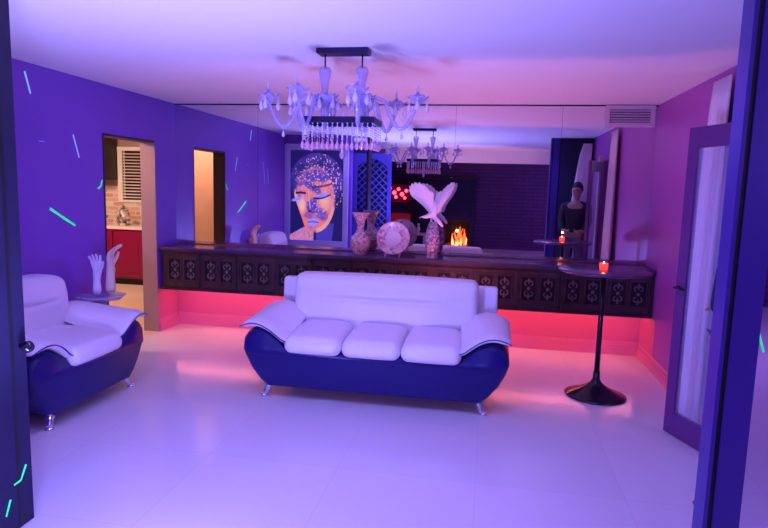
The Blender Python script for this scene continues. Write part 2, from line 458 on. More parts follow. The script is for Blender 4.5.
# ------------------------------------------------------------------ AC vent
t = thing('air_vent', 'rectangular air vent at top right corner of the mirrored wall', 'vent', (1.285,D-.012,2.343))
MB().box((-.225,-.03,-.10),(.225,-.0,-.062)).box((-.225,-.03,.062),(.225,0,.10)).box((-.225,-.03,-.062),(-.185,0,.062)).box((.185,-.03,-.062),(.225,0,.062)).build('frame', M['vent'], t, bevel=.004)
MB().box((-.185,-.006,-.062),(.185,-.0005,.062)).build('duct_back', M['darkgap'], t)
for i in range(5):
    z = -.048+i*.024
    MB().box((-.185,-.011,-.0015),(.185,.011,.0015), Matrix.Translation((0,-.017,z)) @ Matrix.Rotation(math.radians(-35),4,'X')).build('louvre', M['vent'], t)

# ------------------------------------------------------------------ sofa family
def seat_unit(name, label, cat, n, sw, loc, rz):
    """local: x along width, front faces -y"""
    t = thing(name, label, cat, loc, rz)
    aw = .35                       # arm pad width
    IW = n*sw; W = IW+2*aw; hw = W/2; dp = .76
    # dark tub
    pts = []
    half = [(hw-.205,.085),(hw-.15,.13),(hw-.085,.21),(hw-.035,.30),(hw-.012,.38),(hw-.02,.45),(hw-.06,.505),(hw-.13,.535),(hw-.20,.52),(hw-.27,.475),(hw-.335,.405),(hw-.36,.375)]
    poly = half + [(-x,z) for x, z in reversed(half)]
    m = MB()
    # loft along y so that the arm fronts are rounded
    ys = [(.0,.86),(.018,.95),(.05,.99),(.12,1.0),(.5,1.0),(.66,.985),(dp-.02,.95),(dp,.9)]
    N = len(poly); vs = []; fs = []
    for y, s_ in ys:
        for x, z in poly:
            e = (1-s_)
            inner = abs(x) < hw-.30
            vs.append((x - math.copysign(e*.28, x)*(0 if inner else 1), y, z-(0 if inner else e*.30)*(1 if z > .3 else -.5)))
    for j in range(len(ys)-1):
        for i in range(N):
            k = (i+1) % N; fs.append((j*N+i, (j+1)*N+i, (j+1)*N+k, j*N+k))
    # front/back caps: split in strips between the mirrored halves
    nh = len(half)
    for base, flip in ((0, False), ((len(ys)-1)*N, True)):
        qs = [(i, i+1, N-2-i, N-1-i) for i in range(4)] + [(4, 11, N-12, N-5)]
        for (a, b, c, d) in ((4,5,10,11),(5,6,9,10),(6,7,8,9)):
            qs += [(a, b, c, d), (N-1-a, N-1-b, N-1-c, N-1-d)]
        fs += [tuple(base+q for q in qq) for qq in qs]
    m.add(vs, fs, True)
    m.build('base', M['navy_leather'], t)
    # seat cushions
    for i in range(n):
        cx = -IW/2+sw*(i+.5)
        def fn(u, v, w_, p):
            p = p.copy()
            if w_ > 0: p.z += .026*(1-u**4)*(1-v*v*.6)*w_
            if v < 0: p.z -= .030*(v*v)*(.45+.55*(w_+1)/2); p.y -= .012*(1-u*u)
            return p
        MB().rbox((cx,.285,.438), (sw/2-.001,.325,.068), .060, fn, 20).build('seat_cushion', M['white_leather'], t)
    # back frame (wings) and back cushion
    def tilt(p): q = p.copy(); q.y += (p.z)*.12; return q
    def fw(u, v, w_, p): return tilt(p)
    MB().rbox((0,.690,.50), (IW/2+.245,.05,.325), .026, fw, 16).build('back_frame', M['white_leather'], t)
    bw = IW/2+(.09 if n > 1 else .10)
    cr = bw-.30 if n > 1 else bw*.55
    def fb(u, v, w_, p):
        p = p.copy()
        if v < 0:
            p.y -= .03*(1-u**4)*(1-w_*w_)
            zz = p.z
            e = 1/(1+math.exp((abs(p.x)-cr)/.015))
            p.y += .026*math.exp(-((zz-.045)/.016)**2)*e
            p.y -= .016*math.exp(-((zz-.10)/.05)**2)*(1-u**4)
        if w_ > .5 and n > 1: p.z -= .010*u**2
        if n == 1 and w_ > 0: p.z -= .05*(u*u)**2*w_
        return tilt(p)
    MB().rbox((0,.575,.66), (bw,.10,.235), .06, fb, 50).build('back_cushion', M['white_leather'], t)
    # arm pads: saddle sheets
    for s in (-1, 1):
        def top(u, v, lift=0.0):
            # u: outer->inner, v: front->back
            x = hw-.008 - u*(aw+.022)
            zf = .545 + .055*math.sin(PI*min(u*1.15,1)) - .10*u**1.6
            zb = .565 + .075*math.sin(PI*min(u*.9+.08,1)) - .01*u
            k = v*v*(3-2*v)
            z = zf*(1-k)+zb*k
            y = -.035 + v*.62 + .05*(u-.45)**2*(1-v)*2
            return x, y, z
        def T_(u, v):
            x, y, z = top(u, v); edge = min(1, min(u,1-u)*7)*min(1, min(v,1-v)*9)
            return Vector((s*x, y, z+.020*edge**.5))
        def B_(u, v):
            x, y, z = top(u, v); return Vector((s*x, y+.012*(1-v), z-.032*min(1, .35+min(u,1-u)*6)))
        p = MB().slab(T_, B_, 18, 16).build('arm_pad', M['white_leather'], t, sub=1)
        line = [Vector((s*top(u,0)[0], top(u,0)[1]-.004, top(u,0)[2]-.006)) for u in [i/20 for i in range(21)]]
        MB().tube(line, .0045, 6).build('piping', M['piping'], p)
    # chrome legs
    for sx in (-1, 1):
        for fy in (.055, dp-.08):
            x = sx*(hw-.22)
            MB().tube([(x,fy,.105),(x+sx*.008,fy-.004,.075),(x+sx*.026,fy-.012,.035),(x+sx*.036,fy-.018,.010)], [.030,.027,.019,.020], 12)\
              .lathe([(.024,0),(.027,.005),(.024,.016),(.012,.026)], (x+sx*.038,fy-.019,0), 12).build('leg', M['chrome'], t)
    return t
seat_unit('sofa', 'white leather three-seat sofa with dark navy base and chrome legs', 'sofa', 3, .437, (-.795,4.10,0), 0)
seat_unit('armchair', 'white leather armchair with dark navy sides against the left wall', 'armchair', 1, .54, (-2.655,3.63,0), PI/2)

# ------------------------------------------------------------------ tall round bar table and candle
t = thing('bar_table', 'tall black pedestal table with round top and trumpet base', 'table', (.905,4.79,0))
MB().lathe([(.225,0),(.235,.005),(.235,.010),(.20,.022),(.14,.048),(.085,.078),(.045,.108),(.028,.14),(.024,.20)], n=48).build('base', M['black'], t)
MB().lathe([(.022,.19),(.019,.6),(.016,.985)], n=20).build('pole', M['black'], t)
MB().lathe([(.05,.983),(.32,.990),(.345,.998),(.345,1.008),(.335,1.014)], n=64).build('table_top', M['cabtop'], t)
t = thing('votive_candle', 'small glowing red votive candle on the tall black table', 'candle', (.895,4.77,1.0145))
MB().lathe([(.024,0),(.030,.008),(.032,.05),(.030,.052),(.028,.012),(.0,.010)], n=20, caps=False).build('glass_holder', M['wax'], t)
MB().lathe([(.026,.012),(.026,.034)], n=16).build('wax', M['wax'], t)
MB().lathe([(.003,.036),(.007,.043),(.005,.054),(.0008,.066)], n=10).build('flame', M['flame'], t)

# ------------------------------------------------------------------ objects on the cabinet
t = thing('vase', 'tall mosaic vase with flared trumpet mouth, leftmost on the cabinet', 'vase', (-1.268,5.845,.917))
MB().lathe([(.052,0),(.058,.012),(.072,.04),(.096,.09),(.102,.13),(.090,.18),(.060,.215),(.040,.24),(.033,.27),(.035,.31),(.048,.355),(.072,.40),(.090,.42),(.094,.428),(.088,.43),(.074,.40),(.050,.355),(.036,.30),(.034,.26)], n=40, caps=False).build('body', M['mosaic'], t)
MB().lathe([(.091,.422),(.0955,.428),(.088,.432)], n=40, caps=False).build('rim', M['carving'], t)
MB().lathe([(.0,.001),(.052,.001)], n=40, caps=False).build('foot', M['mosaic'], t)

t = thing('decorative_plate', 'round painted plate standing on an easel between the two vases', 'plate', (-.925,5.835,.917))
Rm = Matrix.Translation((0,0,.185)) @ Matrix.Rotation(math.radians(-12),4,'X') @ Matrix.Rotation(PI/2,4,'X')
MB().lathe([(.0,-.006),(.08,-.004),(.105,.004),(.15,.014),(.163,.020),(.166,.024),(.158,.024),(.148,.020),(.10,.010),(.075,.003),(.0,.002)], n=48, mtx=Rm, caps=False).build('dish', M['mosaic_plate'], t)
def ringpts(r, k, n=40): return [Rm @ Vector((r*math.cos(2*PI*i/n), r*math.sin(2*PI*i/n), k)) for i in range(n+1)]
MB().tube(ringpts(.163,.023), .0045, 6).tube(ringpts(.102,.009), .003, 6).build('gilt_ring', M['carving'], t)
Rb = Rm @ Matrix.Scale(.98,4)
MB().lathe([(.0,.0045),(.05,.0045),(.074,.006),(.076,.0045)], n=40, mtx=Rm, caps=False).build('centre_medallion', M['hand'], t)
for x in (-.07,.07):
    MB().tube([(x,-.075,.0),(x,-.060,.035),(x,-.005,.022),(x,.02,.02),(x*.3,.09,.16)], .006, 6).build('easel_leg', M['carving'], t)
MB().tube([(0,.17,.005),(0,.09,.15)], .006, 6).build('easel_prop', M['carving'], t)

t = thing('mosaic_pedestal', 'slender mosaic vase column carrying the white bird', 'vase', (-.535,5.835,.917))
MB().lathe([(.050,0),(.058,.01),(.056,.03),(.066,.08),(.074,.15),(.074,.20),(.064,.27),(.050,.32),(.042,.345),(.046,.36),(.0,.3625)], n=36).build('body', M['mosaic_dark'], t)
MB().lathe([(.051,-.0),(.061,.008),(.058,.02)], n=36, caps=False).build('foot_ring', M['carving'], t)
# bird
bz = .917+.364
t = thing('bird_figurine', 'white bird figurine with raised spread wings on the mosaic column', 'bird figurine', (-.535,5.835,bz))
skin('body', [(0,0,.035),(.0,.0,.065),(.01,0,.13),(.005,0,.215),(-.025,0,.07),(-.075,-.01,.045),(-.115,-.02,.045),(.045,0,.02),(.085,0,-.03),(.100,0,-.045)],
     [(0,1),(1,2),(2,3),(1,4),(4,5),(5,6),(0,7),(7,8),(8,9)], [.03,.042,.045,.03,.028,.02,.006,.024,.016,.010], M['bird'], t, 2, 1)
MB().tube([(-.112,-.02,.045),(-.128,-.022,.040),(-.135,-.022,.032)], [.007,.005,.001], 8).build('beak', M['carving'], t)
m = MB()
for x in (-.02,.02): m.tube([(x,0,.03),(x,-.01,.006)], .007, 8).tube([(x,-.01,.006),(x,-.04,.004)], .006, 6).tube([(x,-.01,.006),(x+.015,-.03,.004)], .005, 6)
m.build('feet', M['bird'], t)
def wing(outline, y0, lean):
    root = Vector((0,0,.075)); n = len(outline)
    def P(u, v, side):
        q = u*(n-1); k = min(n-2, int(q)); f = q-k
        x = outline[k][0]*(1-f)+outline[k+1][0]*f; z = outline[k][1]*(1-f)+outline[k+1][1]*f
        g = abs(math.sin(PI*q)); e = 1-.06*(1-g)*(v > .9)
        p = Vector((x*v*e, 0, root.z+(z-root.z)*v*e))
        th = (.016*(1-v)+.005)*(1-(2*u-1)**6*.7)
        p.y = y0*v - lean*v*v - .010*math.sin(PI*v)*1.0 + side*(th + .0045*g*v*min(1,(1-v)*8+.4))
        return p
    return MB().slab(lambda u, v: P(u, v, -1), lambda u, v: P(u, v, 1), 98, 16)
wl = [(-.03,.08),(-.075,.13),(-.125,.18),(-.175,.215),(-.215,.245),(-.24,.285),(-.245,.325),(-.235,.36),(-.205,.378),(-.165,.385),(-.12,.375),(-.08,.35),(-.045,.31),(-.02,.305),(.0,.285)]
wr = [(.065,.08),(.085,.15),(.115,.20),(.15,.25),(.18,.30),(.195,.345),(.20,.385),(.18,.40),(.145,.38),(.11,.35),(.075,.31),(.04,.295),(.012,.275)]
wing(wl, -.02, .04).build('wing', M['bird'], t)
wing(wr, .02, -.03).build('wing', M['bird'], t)

# ------------------------------------------------------------------ hands on a glass side table
gx, gy = -3.215, 4.47
t = thing('glass_side_table', 'small glass side table with turned stem beside the armchair', 'side table', (gx,gy,0))
m = MB()
pts = []
def flower(r, z, k=8, amp=.05):
    return [((r*(1+amp*math.cos(k*a)))*math.cos(a), (r*(1+amp*math.cos(k*a)))*math.sin(a), z) for a in [2*PI*i/64 for i in range(64)]]
vs = flower(.165,.595)+flower(.195,.622)+flower(.19,.628)+flower(.10,.618,8,.02)
fs = [tuple(reversed(range(64)))]
for j in range(3):
    for i in range(64):
        k = (i+1) % 64; fs.append((j*64+i, j*64+k, (j+1)*64+k, (j+1)*64+i))
fs.append(tuple(192+i for i in range(64)))
m.add(vs, fs, True); m.build('table_top', M['tableglass'], t)
MB().lathe([(.045,.595),(.03,.58),(.05,.55),(.065,.51),(.05,.44),(.025,.40),(.045,.36),(.06,.30),(.045,.22),(.025,.18),(.04,.12),(.05,.08)], n=24).build('stem', M['tableglass'], t)
MB().lathe([(.13,0),(.135,.02),(.08,.05),(.05,.08)], n=32).build('foot', M['tableglass'], t)

def hand(name, label, loc, rz, m, h, lean, mirror=1, spread=1.0):
    """forearm standing on its cut end, fingers up; local palm faces -y"""
    t = h/.36
    V = []; E = []; R = []
    def chain(start, pts, rads):
        prev = start
        for p, r in zip(pts, rads):
            V.append((p[0]*t*mirror, p[1]*t, p[2]*t)); R.append((r[0]*t, r[1]*t) if isinstance(r, tuple) else r*t)
            if prev is not None: E.append((prev, len(V)-1))
            prev = len(V)-1
        return prev
    w_ = chain(None, [(0,0,.0),(0,0,.06),(0,0,.12),(0,0,.165)], [.037,.033,.027,.023])
    pm = chain(w_, [(0,0,.195),(0,-.002,.225)], [(.030,.020),(.034,.019)])
    s = spread
    for k, (bx, ln, an) in enumerate(((-.030,.058,-.22),(-.011,.070,-.07),(.010,.075,.05),(.031,.068,.20))):
        dx, dz = math.sin(an*s), math.cos(an*s)
        b = (bx*.95, -.002, .248)
        bend = lean
        chain(pm, [b, (b[0]+dx*ln*.45, -.004-bend*.3*ln, b[2]+dz*ln*.45), (b[0]+dx*ln*.78, -.010-bend*.8*ln, b[2]+dz*ln*.76), (b[0]+dx*ln*1.05, -.018-bend*1.3*ln, b[2]+dz*ln*.98)],
              [.0125,.0098,.0090,.0070])
    chain(w_, [(.030,-.006,.195),(.050,-.016,.222),(.062,-.024,.250),(.068,-.030,.270)], [.015,.0125,.0105,.008])
    o = skin(name, V, E, R, m, None, 2, 0)
    o.location = loc; o.rotation_euler = (0,0,rz)
    return tag(o, label, 'hand sculpture')
hand('hand_sculpture', 'white hand sculpture with raised fingers standing on the glass table', (gx-.01,gy-.03,.628), .15, M['hand'], .40, .12, 1, 1.15)
hand('hand_sculpture', 'cream warm-lit hand sculpture behind the white hand, at the doorway edge', (gx+.045,gy+.075,.628), PI/2+.2, M['handwarm'], .48, .55, 1, .6)

# ------------------------------------------------------------------ chandelier
ch = thing('chandelier', 'two-column lavender glass chandelier with crystal drops hanging from ceiling', 'chandelier', (-.945,3.75,0))
MB().box((-.165,-.06,2.418),(.165,.06,2.4495)).build('canopy', M['metal_dark'], ch, bevel=.005)
cols = (-.120,.120)
for cx in cols:
    MB().tube([(cx,0,2.42),(cx,0,2.33)], .005, 8).build('rod', M['metal_dark'], ch)
    MB().lathe([(.010,2.345),(.030,2.340),(.040,2.325),(.042,2.315),(.036,2.290),(.028,2.25),(.022,2.21),(.020,2.185),(.030,2.175)], (cx,0,0), 20).build('column', M['glass'], ch)
    MB().lathe([(.012,2.185),(.035,2.178),(.055,2.165),(.060,2.150),(.050,2.135),(.032,2.115),(.026,2.08),(.024,2.02),(.018,1.99),(.010,1.975),(.016,1.962),(.006,1.945)], (cx,0,0), 20).build('hub', M['glass'], ch)
for cx in cols:
    vs = []; N = 32; prof = [(.024,2.120),(.040,2.128),(.062,2.140),(.084,2.158),(.090,2.168),(.080,2.164),(.040,2.145),(.024,2.14)]
    for r, z in prof:
        for i in range(N):
            th = 2*PI*i/N; q = math.cos(8*th); rr = r*(1+(.07*q if r > .05 else 0)); vs.append((cx+rr*math.cos(th), rr*math.sin(th), z+(.008*q if r > .05 else 0)))
    fs = [(j*N+i, j*N+(i+1)%N, (j+1)*N+(i+1)%N, (j+1)*N+i) for j in range(len(prof)-1) for i in range(N)]
    hb = MB().add(vs, fs, True).build('hub_bowl', M['glass'], ch)
    for i in range(6):
        th = 2*PI*i/6+.4
        MB().lathe([(.001,.0),(.004,-.006),(.0045,-.014),(.002,-.018),(.008,-.034),(.0165,-.058),(.013,-.074),(.001,-.084)], (cx+.085*math.cos(th),.085*math.sin(th),2.158), 8).build('crystal_drop', M['crystal'], hb)
# rectangular lower frame
m = MB(); a, b, z = .222, .13, 2.005
for y in (-b, b): m.box((-a,y-.008,z-.018),(a,y+.008,z+.018))
for x in (-a, a): m.box((x-.008,-b,z-.018),(x+.008,b,z+.018))
for x in cols: m.box((x-.005,-b,z-.006),(x+.005,b,z+.006))
m.build('lower_frame', M['metal_dark'], ch)
def drop(c, s=1.0, m=None):
    return MB().lathe([(.001,.0),(.0035*s,-.006),(.0035*s,-.010*s),(.0015,-.014*s),(.006*s,-.024*s),(.0125*s,-.042*s),(.010*s,-.054*s),(.001,-.062*s)], c, 8)
def arm(cx, ex, ey):
    """S-curved glass arm from the hub at cx to the cup at (ex, ey)"""
    P0 = Vector((cx,0,2.12)); P3 = Vector((ex,ey,2.12)); mid = (P0+P3)/2
    pts = []
    n = 26
    d = P3-P0
    for i in range(n+1):
        q = i/n
        x = P0 + d*q
        if q < .42: z = 2.135 + .018*math.sin(PI*q/.42)
        else: z = 2.135 - .165*math.sin(PI*(q-.42)/.58)**1.0 - .012*(q-.42)/.58
        pts.append((x.x, x.y, z))
    pts.append((ex, ey, 2.125))
    a_ = MB().tube(pts, .0125, 8).build('arm', M['glass'], ch)
    # bobeche cup with scalloped rim
    vs = []; N = 24
    prof = [(.008,2.105),(.020,2.115),(.028,2.128),(.056,2.146),(.068,2.162),(.057,2.160),(.022,2.140),(.012,2.142)]
    for r, z in prof:
        for i in range(N):
            th = 2*PI*i/N; rr = r*(1+(.10*math.cos(6*th) if r > .04 else 0)); vs.append((ex+rr*math.cos(th), ey+rr*math.sin(th), z+(.008*math.cos(6*th) if r > .04 else 0)))
    fs = []
    for j in range(len(prof)-1):
        for i in range(N):
            k = (i+1) % N; fs.append((j*N+i, j*N+k, (j+1)*N+k, (j+1)*N+i))
    MB().add(vs, fs, True).build('cup', M['glass'], a_)
    MB().lathe([(.022,2.14),(.026,2.150),(.030,2.168),(.024,2.178),(.013,2.172)], (ex,ey,0), 14).build('candle_cup', M['glass'], a_)
    MB().lathe([(.010,2.155),(.010,2.192),(.008,2.194)], (ex,ey,0), 12).build('candle_sleeve', M['sleeve'], a_)
    MB().lathe([(.006,2.193),(.011,2.205),(.009,2.222),(.002,2.240)], (ex,ey,0), 10).build('bulb', M['bulb'], a_)
    for i in range(3):
        th = 2*PI*i/3+.6
        drop((ex+.064*math.cos(th), ey+.064*math.sin(th), 2.152), 1.35).build('crystal_drop', M['crystal'], a_)
    mn = min(pts, key=lambda p: p[2])
    drop((mn[0], mn[1], mn[2]-.010), .9).build('crystal_drop', M['crystal'], a_)
for cx, ex, ey in ((-.12,-.475,-.06),(-.12,-.375,.22),(-.12,-.20,-.30),(-.12,-.14,.32),(.12,.475,.02),(.12,.30,.27),(.12,.16,-.31),(.12,.09,.34)):
    arm(cx, ex, ey)
# bead strands with amber drops
def strand(x, y, z0, n, last='amber'):
    m = MB()
    for i in range(n): m.ball((x,y,z0-.013-i*.0155), .0062, 7, 5)
    s_ = m.build('bead_strand', M['crystal'], ch)
    drop((x,y,z0-.008-n*.0155), 1.15).build('drop', M[last], s_)
for i in range(15):
    x = -a+2*a*i/14
    strand(x,-b,1.993,6); strand(x,b,1.993,5)
for y in (-.065,0,.065):
    strand(-a,y,1.993,6); strand(a,y,1.993,6)
m = MB()
for i in range(6): m.ball((0,0,1.985-i*.022), .009, 8, 6)
p = m.build('centre_strand', M['crystal'], ch)
drop((0,0,1.862), 1.5).build('drop', M['amber'], p)
MB().tube([(0,-.02,2.0),(0,0,2.0)], .004, 6).build('hook', M['metal_dark'], ch)

# ------------------------------------------------------------------ kitchen contents
t = thing('kitchen_cabinet', 'red kitchen base cabinet run seen through the left doorway', 'cabinet', (-5.6,8.25,0))
MB().box((-1.6,.0,.10),(2.0,.6,.865)).build('body', M['kred'], t)
MB().box((-1.6,.05,.004),(2.0,.6,.10)).build('toe_kick', M['darkgap'], t)
for i in range(7):
    x = -1.56+i*.5
    d_ = MB().box((x,-.02,.13),(x+.47,0,.84)).build('door', M['kred'], t, bevel=.004)
    MB().box((x+.06,-.026,.19),(x+.41,-.02,.78)).build('raised_panel', M['kred'], d_, bevel=.003)
tag(MB().box((-7.25,8.21,.866),(-3.6,8.9,.905)).build('countertop', M['kwhite'], bevel=.004), 'pale kitchen worktop above the red cabinets', 'worktop')
struct(MB().box((-7.3,8.885,.905),(-3.6,8.9,1.52)).build('trim_3', M['splash']))
t = thing('upper_cabinet', 'dark wooden upper cabinet in the kitchen, left of the blind', 'cabinet', (-6.52,8.55,1.62))
MB().box((-.7,0,0),(.52,.335,.80)).build('body', M['brown'], t)
MB().box((-.68,-.02,.02),(-.09,0,.78)).build('door', M['brown'], t, bevel=.004)
MB().box((-.07,-.02,.02),(.50,0,.78)).build('door', M['brown'], t, bevel=.004)
t = thing('window_blind', 'white slatted window blind above the kitchen worktop', 'blind', (-5.96,8.87,1.32))
MB().box((-.02,-.03,.77),(1.12,.02,.83)).build('headrail', M['slat'], t)
MB().box((0,.012,-.02),(1.1,.022,.77)).build('window_pane', M['night'], t)
MB().box((-.03,-.01,-.06),(1.13,.02,-.02)).box((-.03,-.01,-.02),(.05,.02,.77)).build('window_frame', M['slat'], t)
for i in range(15):
    MB().box((0.05,-.018,-.0015),(1.08,.018,.0015), Matrix.Translation((0,-.012,.02+i*.05)) @ Matrix.Rotation(math.radians(28),4,'X')).build('slat', M['slat'], t)
for x in (.10,): MB().box((x,-.034,.0),(x+.012,-.03,.77)).build('ladder_tape', M['slat'], t)
t = thing('canister', 'black and white checked canister on the kitchen worktop', 'canister', (-5.70,8.55,.905))
MB().lathe([(.09,0),(.10,.02),(.11,.12),(.09,.20),(.07,.23)], n=24).build('body', M['pot'], t)
MB().lathe([(.08,.232),(.07,.26),(.02,.28),(.025,.31),(.0,.315)], n=20).build('lid', M['pot'], t)
t = thing('potted_herb', 'small green plant in a pale pot on the kitchen worktop', 'plant', (-6.02,8.50,.905))
MB().lathe([(.05,0),(.07,.09),(.065,.095)], n=20).build('pot', M['kwhite'], t)
m = MB()
for i in range(26):
    a_ = random.uniform(0,2*PI); r_ = random.uniform(.01,.11); z_ = .10+random.uniform(0,.12)
    m.tube([(0,0,.08),(r_*.5*math.cos(a_),r_*.5*math.sin(a_),z_),(r_*math.cos(a_),r_*math.sin(a_),z_+.015)], [.003,.018,.002], 5)
m.build('leaves', M['green'], t)
t = thing('outlet_plate', 'pale wall socket plate on the kitchen backsplash', 'socket', (-5.56,8.88,1.12))
MB().box((-.055,-.010,-.075),(.055,.005,.075)).build('plate', M['kwhite'], t, bevel=.003)
MB().box((-.018,-.013,.012),(.018,-.010,.05)).box((-.018,-.013,-.05),(.018,-.010,-.012)).build('sockets', M['kred'], t)
# kitchen ceiling lamp
t = thing('ceiling_lamp', 'round scalloped lit ceiling lamp in the kitchen, seen in the mirror', 'lamp', (-4.35,4.55,2.30))
MB().lathe([(.0,0),(.09,.015),(.15,.05),(.17,.09),(.16,.11)], n=28).build('shade', M['lampglass'], t)
MB().lathe([(.06,.11),(.06,.1495)], n=20).build('mount', M['kwhite'], t)
# tan door leaf in kitchen seen in mirror
t = thing('kitchen_door', 'tan kitchen door with dark handle, seen through the mirrored doorway', 'door', (-4.25,3.86,0))
MB().box((-.45,0,.006),(.45,.04,2.05)).build('leaf', M['tanleaf'], t)
MB().tube([(.37,.04,1.02),(.37,.075,1.02),(.28,.08,1.02)], .011, 8).box((.35,.04,.93),(.39,.046,1.11)).build('handle', M['black'], t)

# ------------------------------------------------------------------ right wall: ajar glass door, curtains, person
hinge = Vector((1.535,3.50,0)); tip = Vector((1.262,4.165,0)); dv = tip-hinge; Lw = dv.length
t = thing('glazed_door', 'purple glazed door standing ajar at the right wall', 'door', hinge, math.atan2(dv.y, dv.x))
z0, z1, th = .006, 2.03, .02
MB().box((.0,-th,z0),(.10,th,z1)).box((Lw-.085,-th,z0),(Lw,th,z1)).box((.10,-th,1.90),(Lw-.085,th,z1)).box((.10,-th,z0),(Lw-.085,th,.16)).build('door_frame', mat('plum_door_paint', (.13,.032,.19), .4), t, bevel=.003)
MB().box((.10,-.004,.16),(Lw-.085,.004,1.90)).build('glass_pane', mat('door_glass', (.75,.68,.95), .12, spec=.6, alpha=.22), t)
MB().tube([(Lw-.04,.02,1.0),(Lw-.04,.06,1.0),(Lw-.13,.065,1.0)], .009, 8).build('handle', M['black'], t)
struct(MB().box((XR-.05,dy0-.075,0),(XR+.01,dy0-.012,2.14)).build('trim_4', mat('pink_wood_trim', (.70,.48,.46), .5)))
def curtain(x, y0t, y1t, y0b, y1b, zt, amp, label, nf):
    nu, nv = 48, 14
    def S(off):
        def f(u, v):
            yt = y0t+(y1t-y0t)*u; yb_ = y0b+(y1b-y0b)*u
            k = v**.6
            y = yt*(1-k)+yb_*k
            xx = x - amp*(.5+.5*math.sin(2*PI*nf*u+.5*math.sin(3*v)))*(.35+.65*k) + off
            return Vector((xx, y, zt*(1-v)+.02*v))
        return f
    return tag(MB().slab(S(0), S(.006), nu, nv).build('curtain', M['curtain']), label, 'curtain', 'white curtains on the right wall')
curtain(1.50, 4.24,4.56, 4.22,4.66, 2.38, .05, 'white curtain hanging at the far side of the ajar glazed door', 5)
curtain(1.50, 2.60,2.70, 2.57,2.70, 2.36, .34, 'white curtain bulging at the near side of doorway, seen in the mirror', 4)

pr_ = thing('person', 'person in a black top standing by the white curtain, seen in mirror', 'person', (1.285,2.97,0), .35)
bx = [(0,0,.95),(0,0,1.10),(0,0,1.28),(0,.0,1.42),(0,0,1.50),(0,.01,1.56),(0,.02,1.64),(0,.015,1.70),
      (.17,0,1.40),(.20,.02,1.17),(.14,.12,1.04),(.08,.16,1.05),
      (-.17,0,1.40),(-.20,.02,1.17),(-.14,.12,1.04),(-.08,.16,1.05),
      (.09,0,.88),(.10,.02,.50),(.10,0,.10),(.10,.12,.04),
      (-.09,0,.88),(-.10,.02,.50),(-.10,0,.10),(-.10,.12,.04)]
be = [(0,1),(1,2),(2,3),(3,4),(4,5),(5,6),(6,7),(3,8),(8,9),(9,10),(10,11),(3,12),(12,13),(13,14),(14,15),(0,16),(16,17),(17,18),(18,19),(0,20),(20,21),(21,22),(22,23)]
br = [(.14,.10),(.13,.10),(.15,.11),(.12,.085),.040,.055,(.092,.10),.06,.06,.045,.032,.03,.06,.045,.032,.03,.09,.06,.04,.03,.09,.06,.04,.03]
skin('body', bx, be, br, M['skin'], pr_, 2, 0)
grow = lambda r: tuple(q+.014 for q in r) if isinstance(r, tuple) else r+.014
ids = [0,1,2,3,4,8,9,10,12,13,14]
remap = {v: i for i, v in enumerate(ids)}
skin('shirt', [bx[i] for i in ids], [(remap[p_], remap[q_]) for p_, q_ in be if p_ in remap and q_ in remap], [grow(br[i]) for i in ids], M['shirt'], pr_, 2, 0)
ids = [0,16,17,18,20,21,22]
remap = {v: i for i, v in enumerate(ids)}
skin('trousers', [bx[i] for i in ids], [(remap[p_], remap[q_]) for p_, q_ in be if p_ in remap and q_ in remap], [grow(br[i]) for i in ids], M['trouser'], pr_, 2, 0)
MB().ball((0,-.030,1.675), (.084,.090,.105), 14, 10).build('hair', M['hair'], pr_)
m = MB(); m.ball((0,.105,1.63), (.012,.018,.018), 8, 6); m.build('nose', M['skin'], pr_)
for s in (-1,1):
    MB().ball((s*.10,.07,.035), (.05,.14,.035), 12, 8).build('shoe', M['shoe'], pr_)
    MB().ball((s*.032,.103,1.652), (.012,.008,.007), 8, 6).build('eye', M['hair'], pr_)
    m = MB().ball((s*.07,.19,1.05), (.030,.036,.02), 10, 6)
    for k in range(4): m.tube([(s*.07+(k-1.5)*.015,.21,1.05),(s*.07+(k-1.5)*.017,.245+.006*(k in (1,2)),1.045),(s*.07+(k-1.5)*.017,.262+.006*(k in (1,2)),1.025)], [.009,.008,.006], 6)
    m.tube([(s*.05,.18,1.06),(s*.035,.205,1.075),(s*.033,.228,1.078)], [.011,.009,.007], 6)
    m.build('hand', M['skin'], pr_)

# ------------------------------------------------------------------ framed face painting on the front wall (seen in the mirror)
px0, px1, pz0, pz1 = -3.33, -2.41, .69, 2.20
t = thing('face_painting', 'large framed painting of a face with orange glowing paint, seen in mirror', 'painting', ((px0+px1)/2,YF,0))
hw = (px1-px0)/2
MB().box((-hw-.10,.001,pz0-.17),(hw+.09,.042,pz0)).box((-hw-.10,.001,pz1),(hw+.09,.042,pz1+.10)).box((-hw-.10,.001,pz0),(-hw,.042,pz1)).box((hw,.001,pz0),(hw+.09,.042,pz1)).build('frame', M['frame_white'], t, bevel=.008)
# canvas: dense grid coloured by a small painting function
nx, nz = 150, 240
me = bpy.data.meshes.new('canvas')
vs = [((-hw+2*hw*i/nx), .02, pz0+(pz1-pz0)*j/nz) for j in range(nz+1) for i in range(nx+1)]
fs = [(j*(nx+1)+i, (j+1)*(nx+1)+i, (j+1)*(nx+1)+i+1, j*(nx+1)+i+1) for j in range(nz) for i in range(nx)]
b0 = len(vs)
vs += [(-hw,.002,pz0),(hw,.002,pz0),(hw,.002,pz1),(-hw,.002,pz1)]
fs.append((b0,b0+1,b0+2,b0+3))
for q, (i, j) in enumerate(((0,0),(nx,0),(nx,nz),(0,nz))): pass
me.from_pydata(vs, [], fs); me.update()
from mathutils import noise as mn
def sst(a, b, x): x = max(0, min(1, (x-a)/(b-a))); return x*x*(3-2*x)
def ell(x, y, cx, cy, rx, ry, rot=0):
    c, s = math.cos(rot), math.sin(rot); dx, dy = x-cx, y-cy
    return math.hypot((dx*c+dy*s)/rx, (-dx*s+dy*c)/ry)
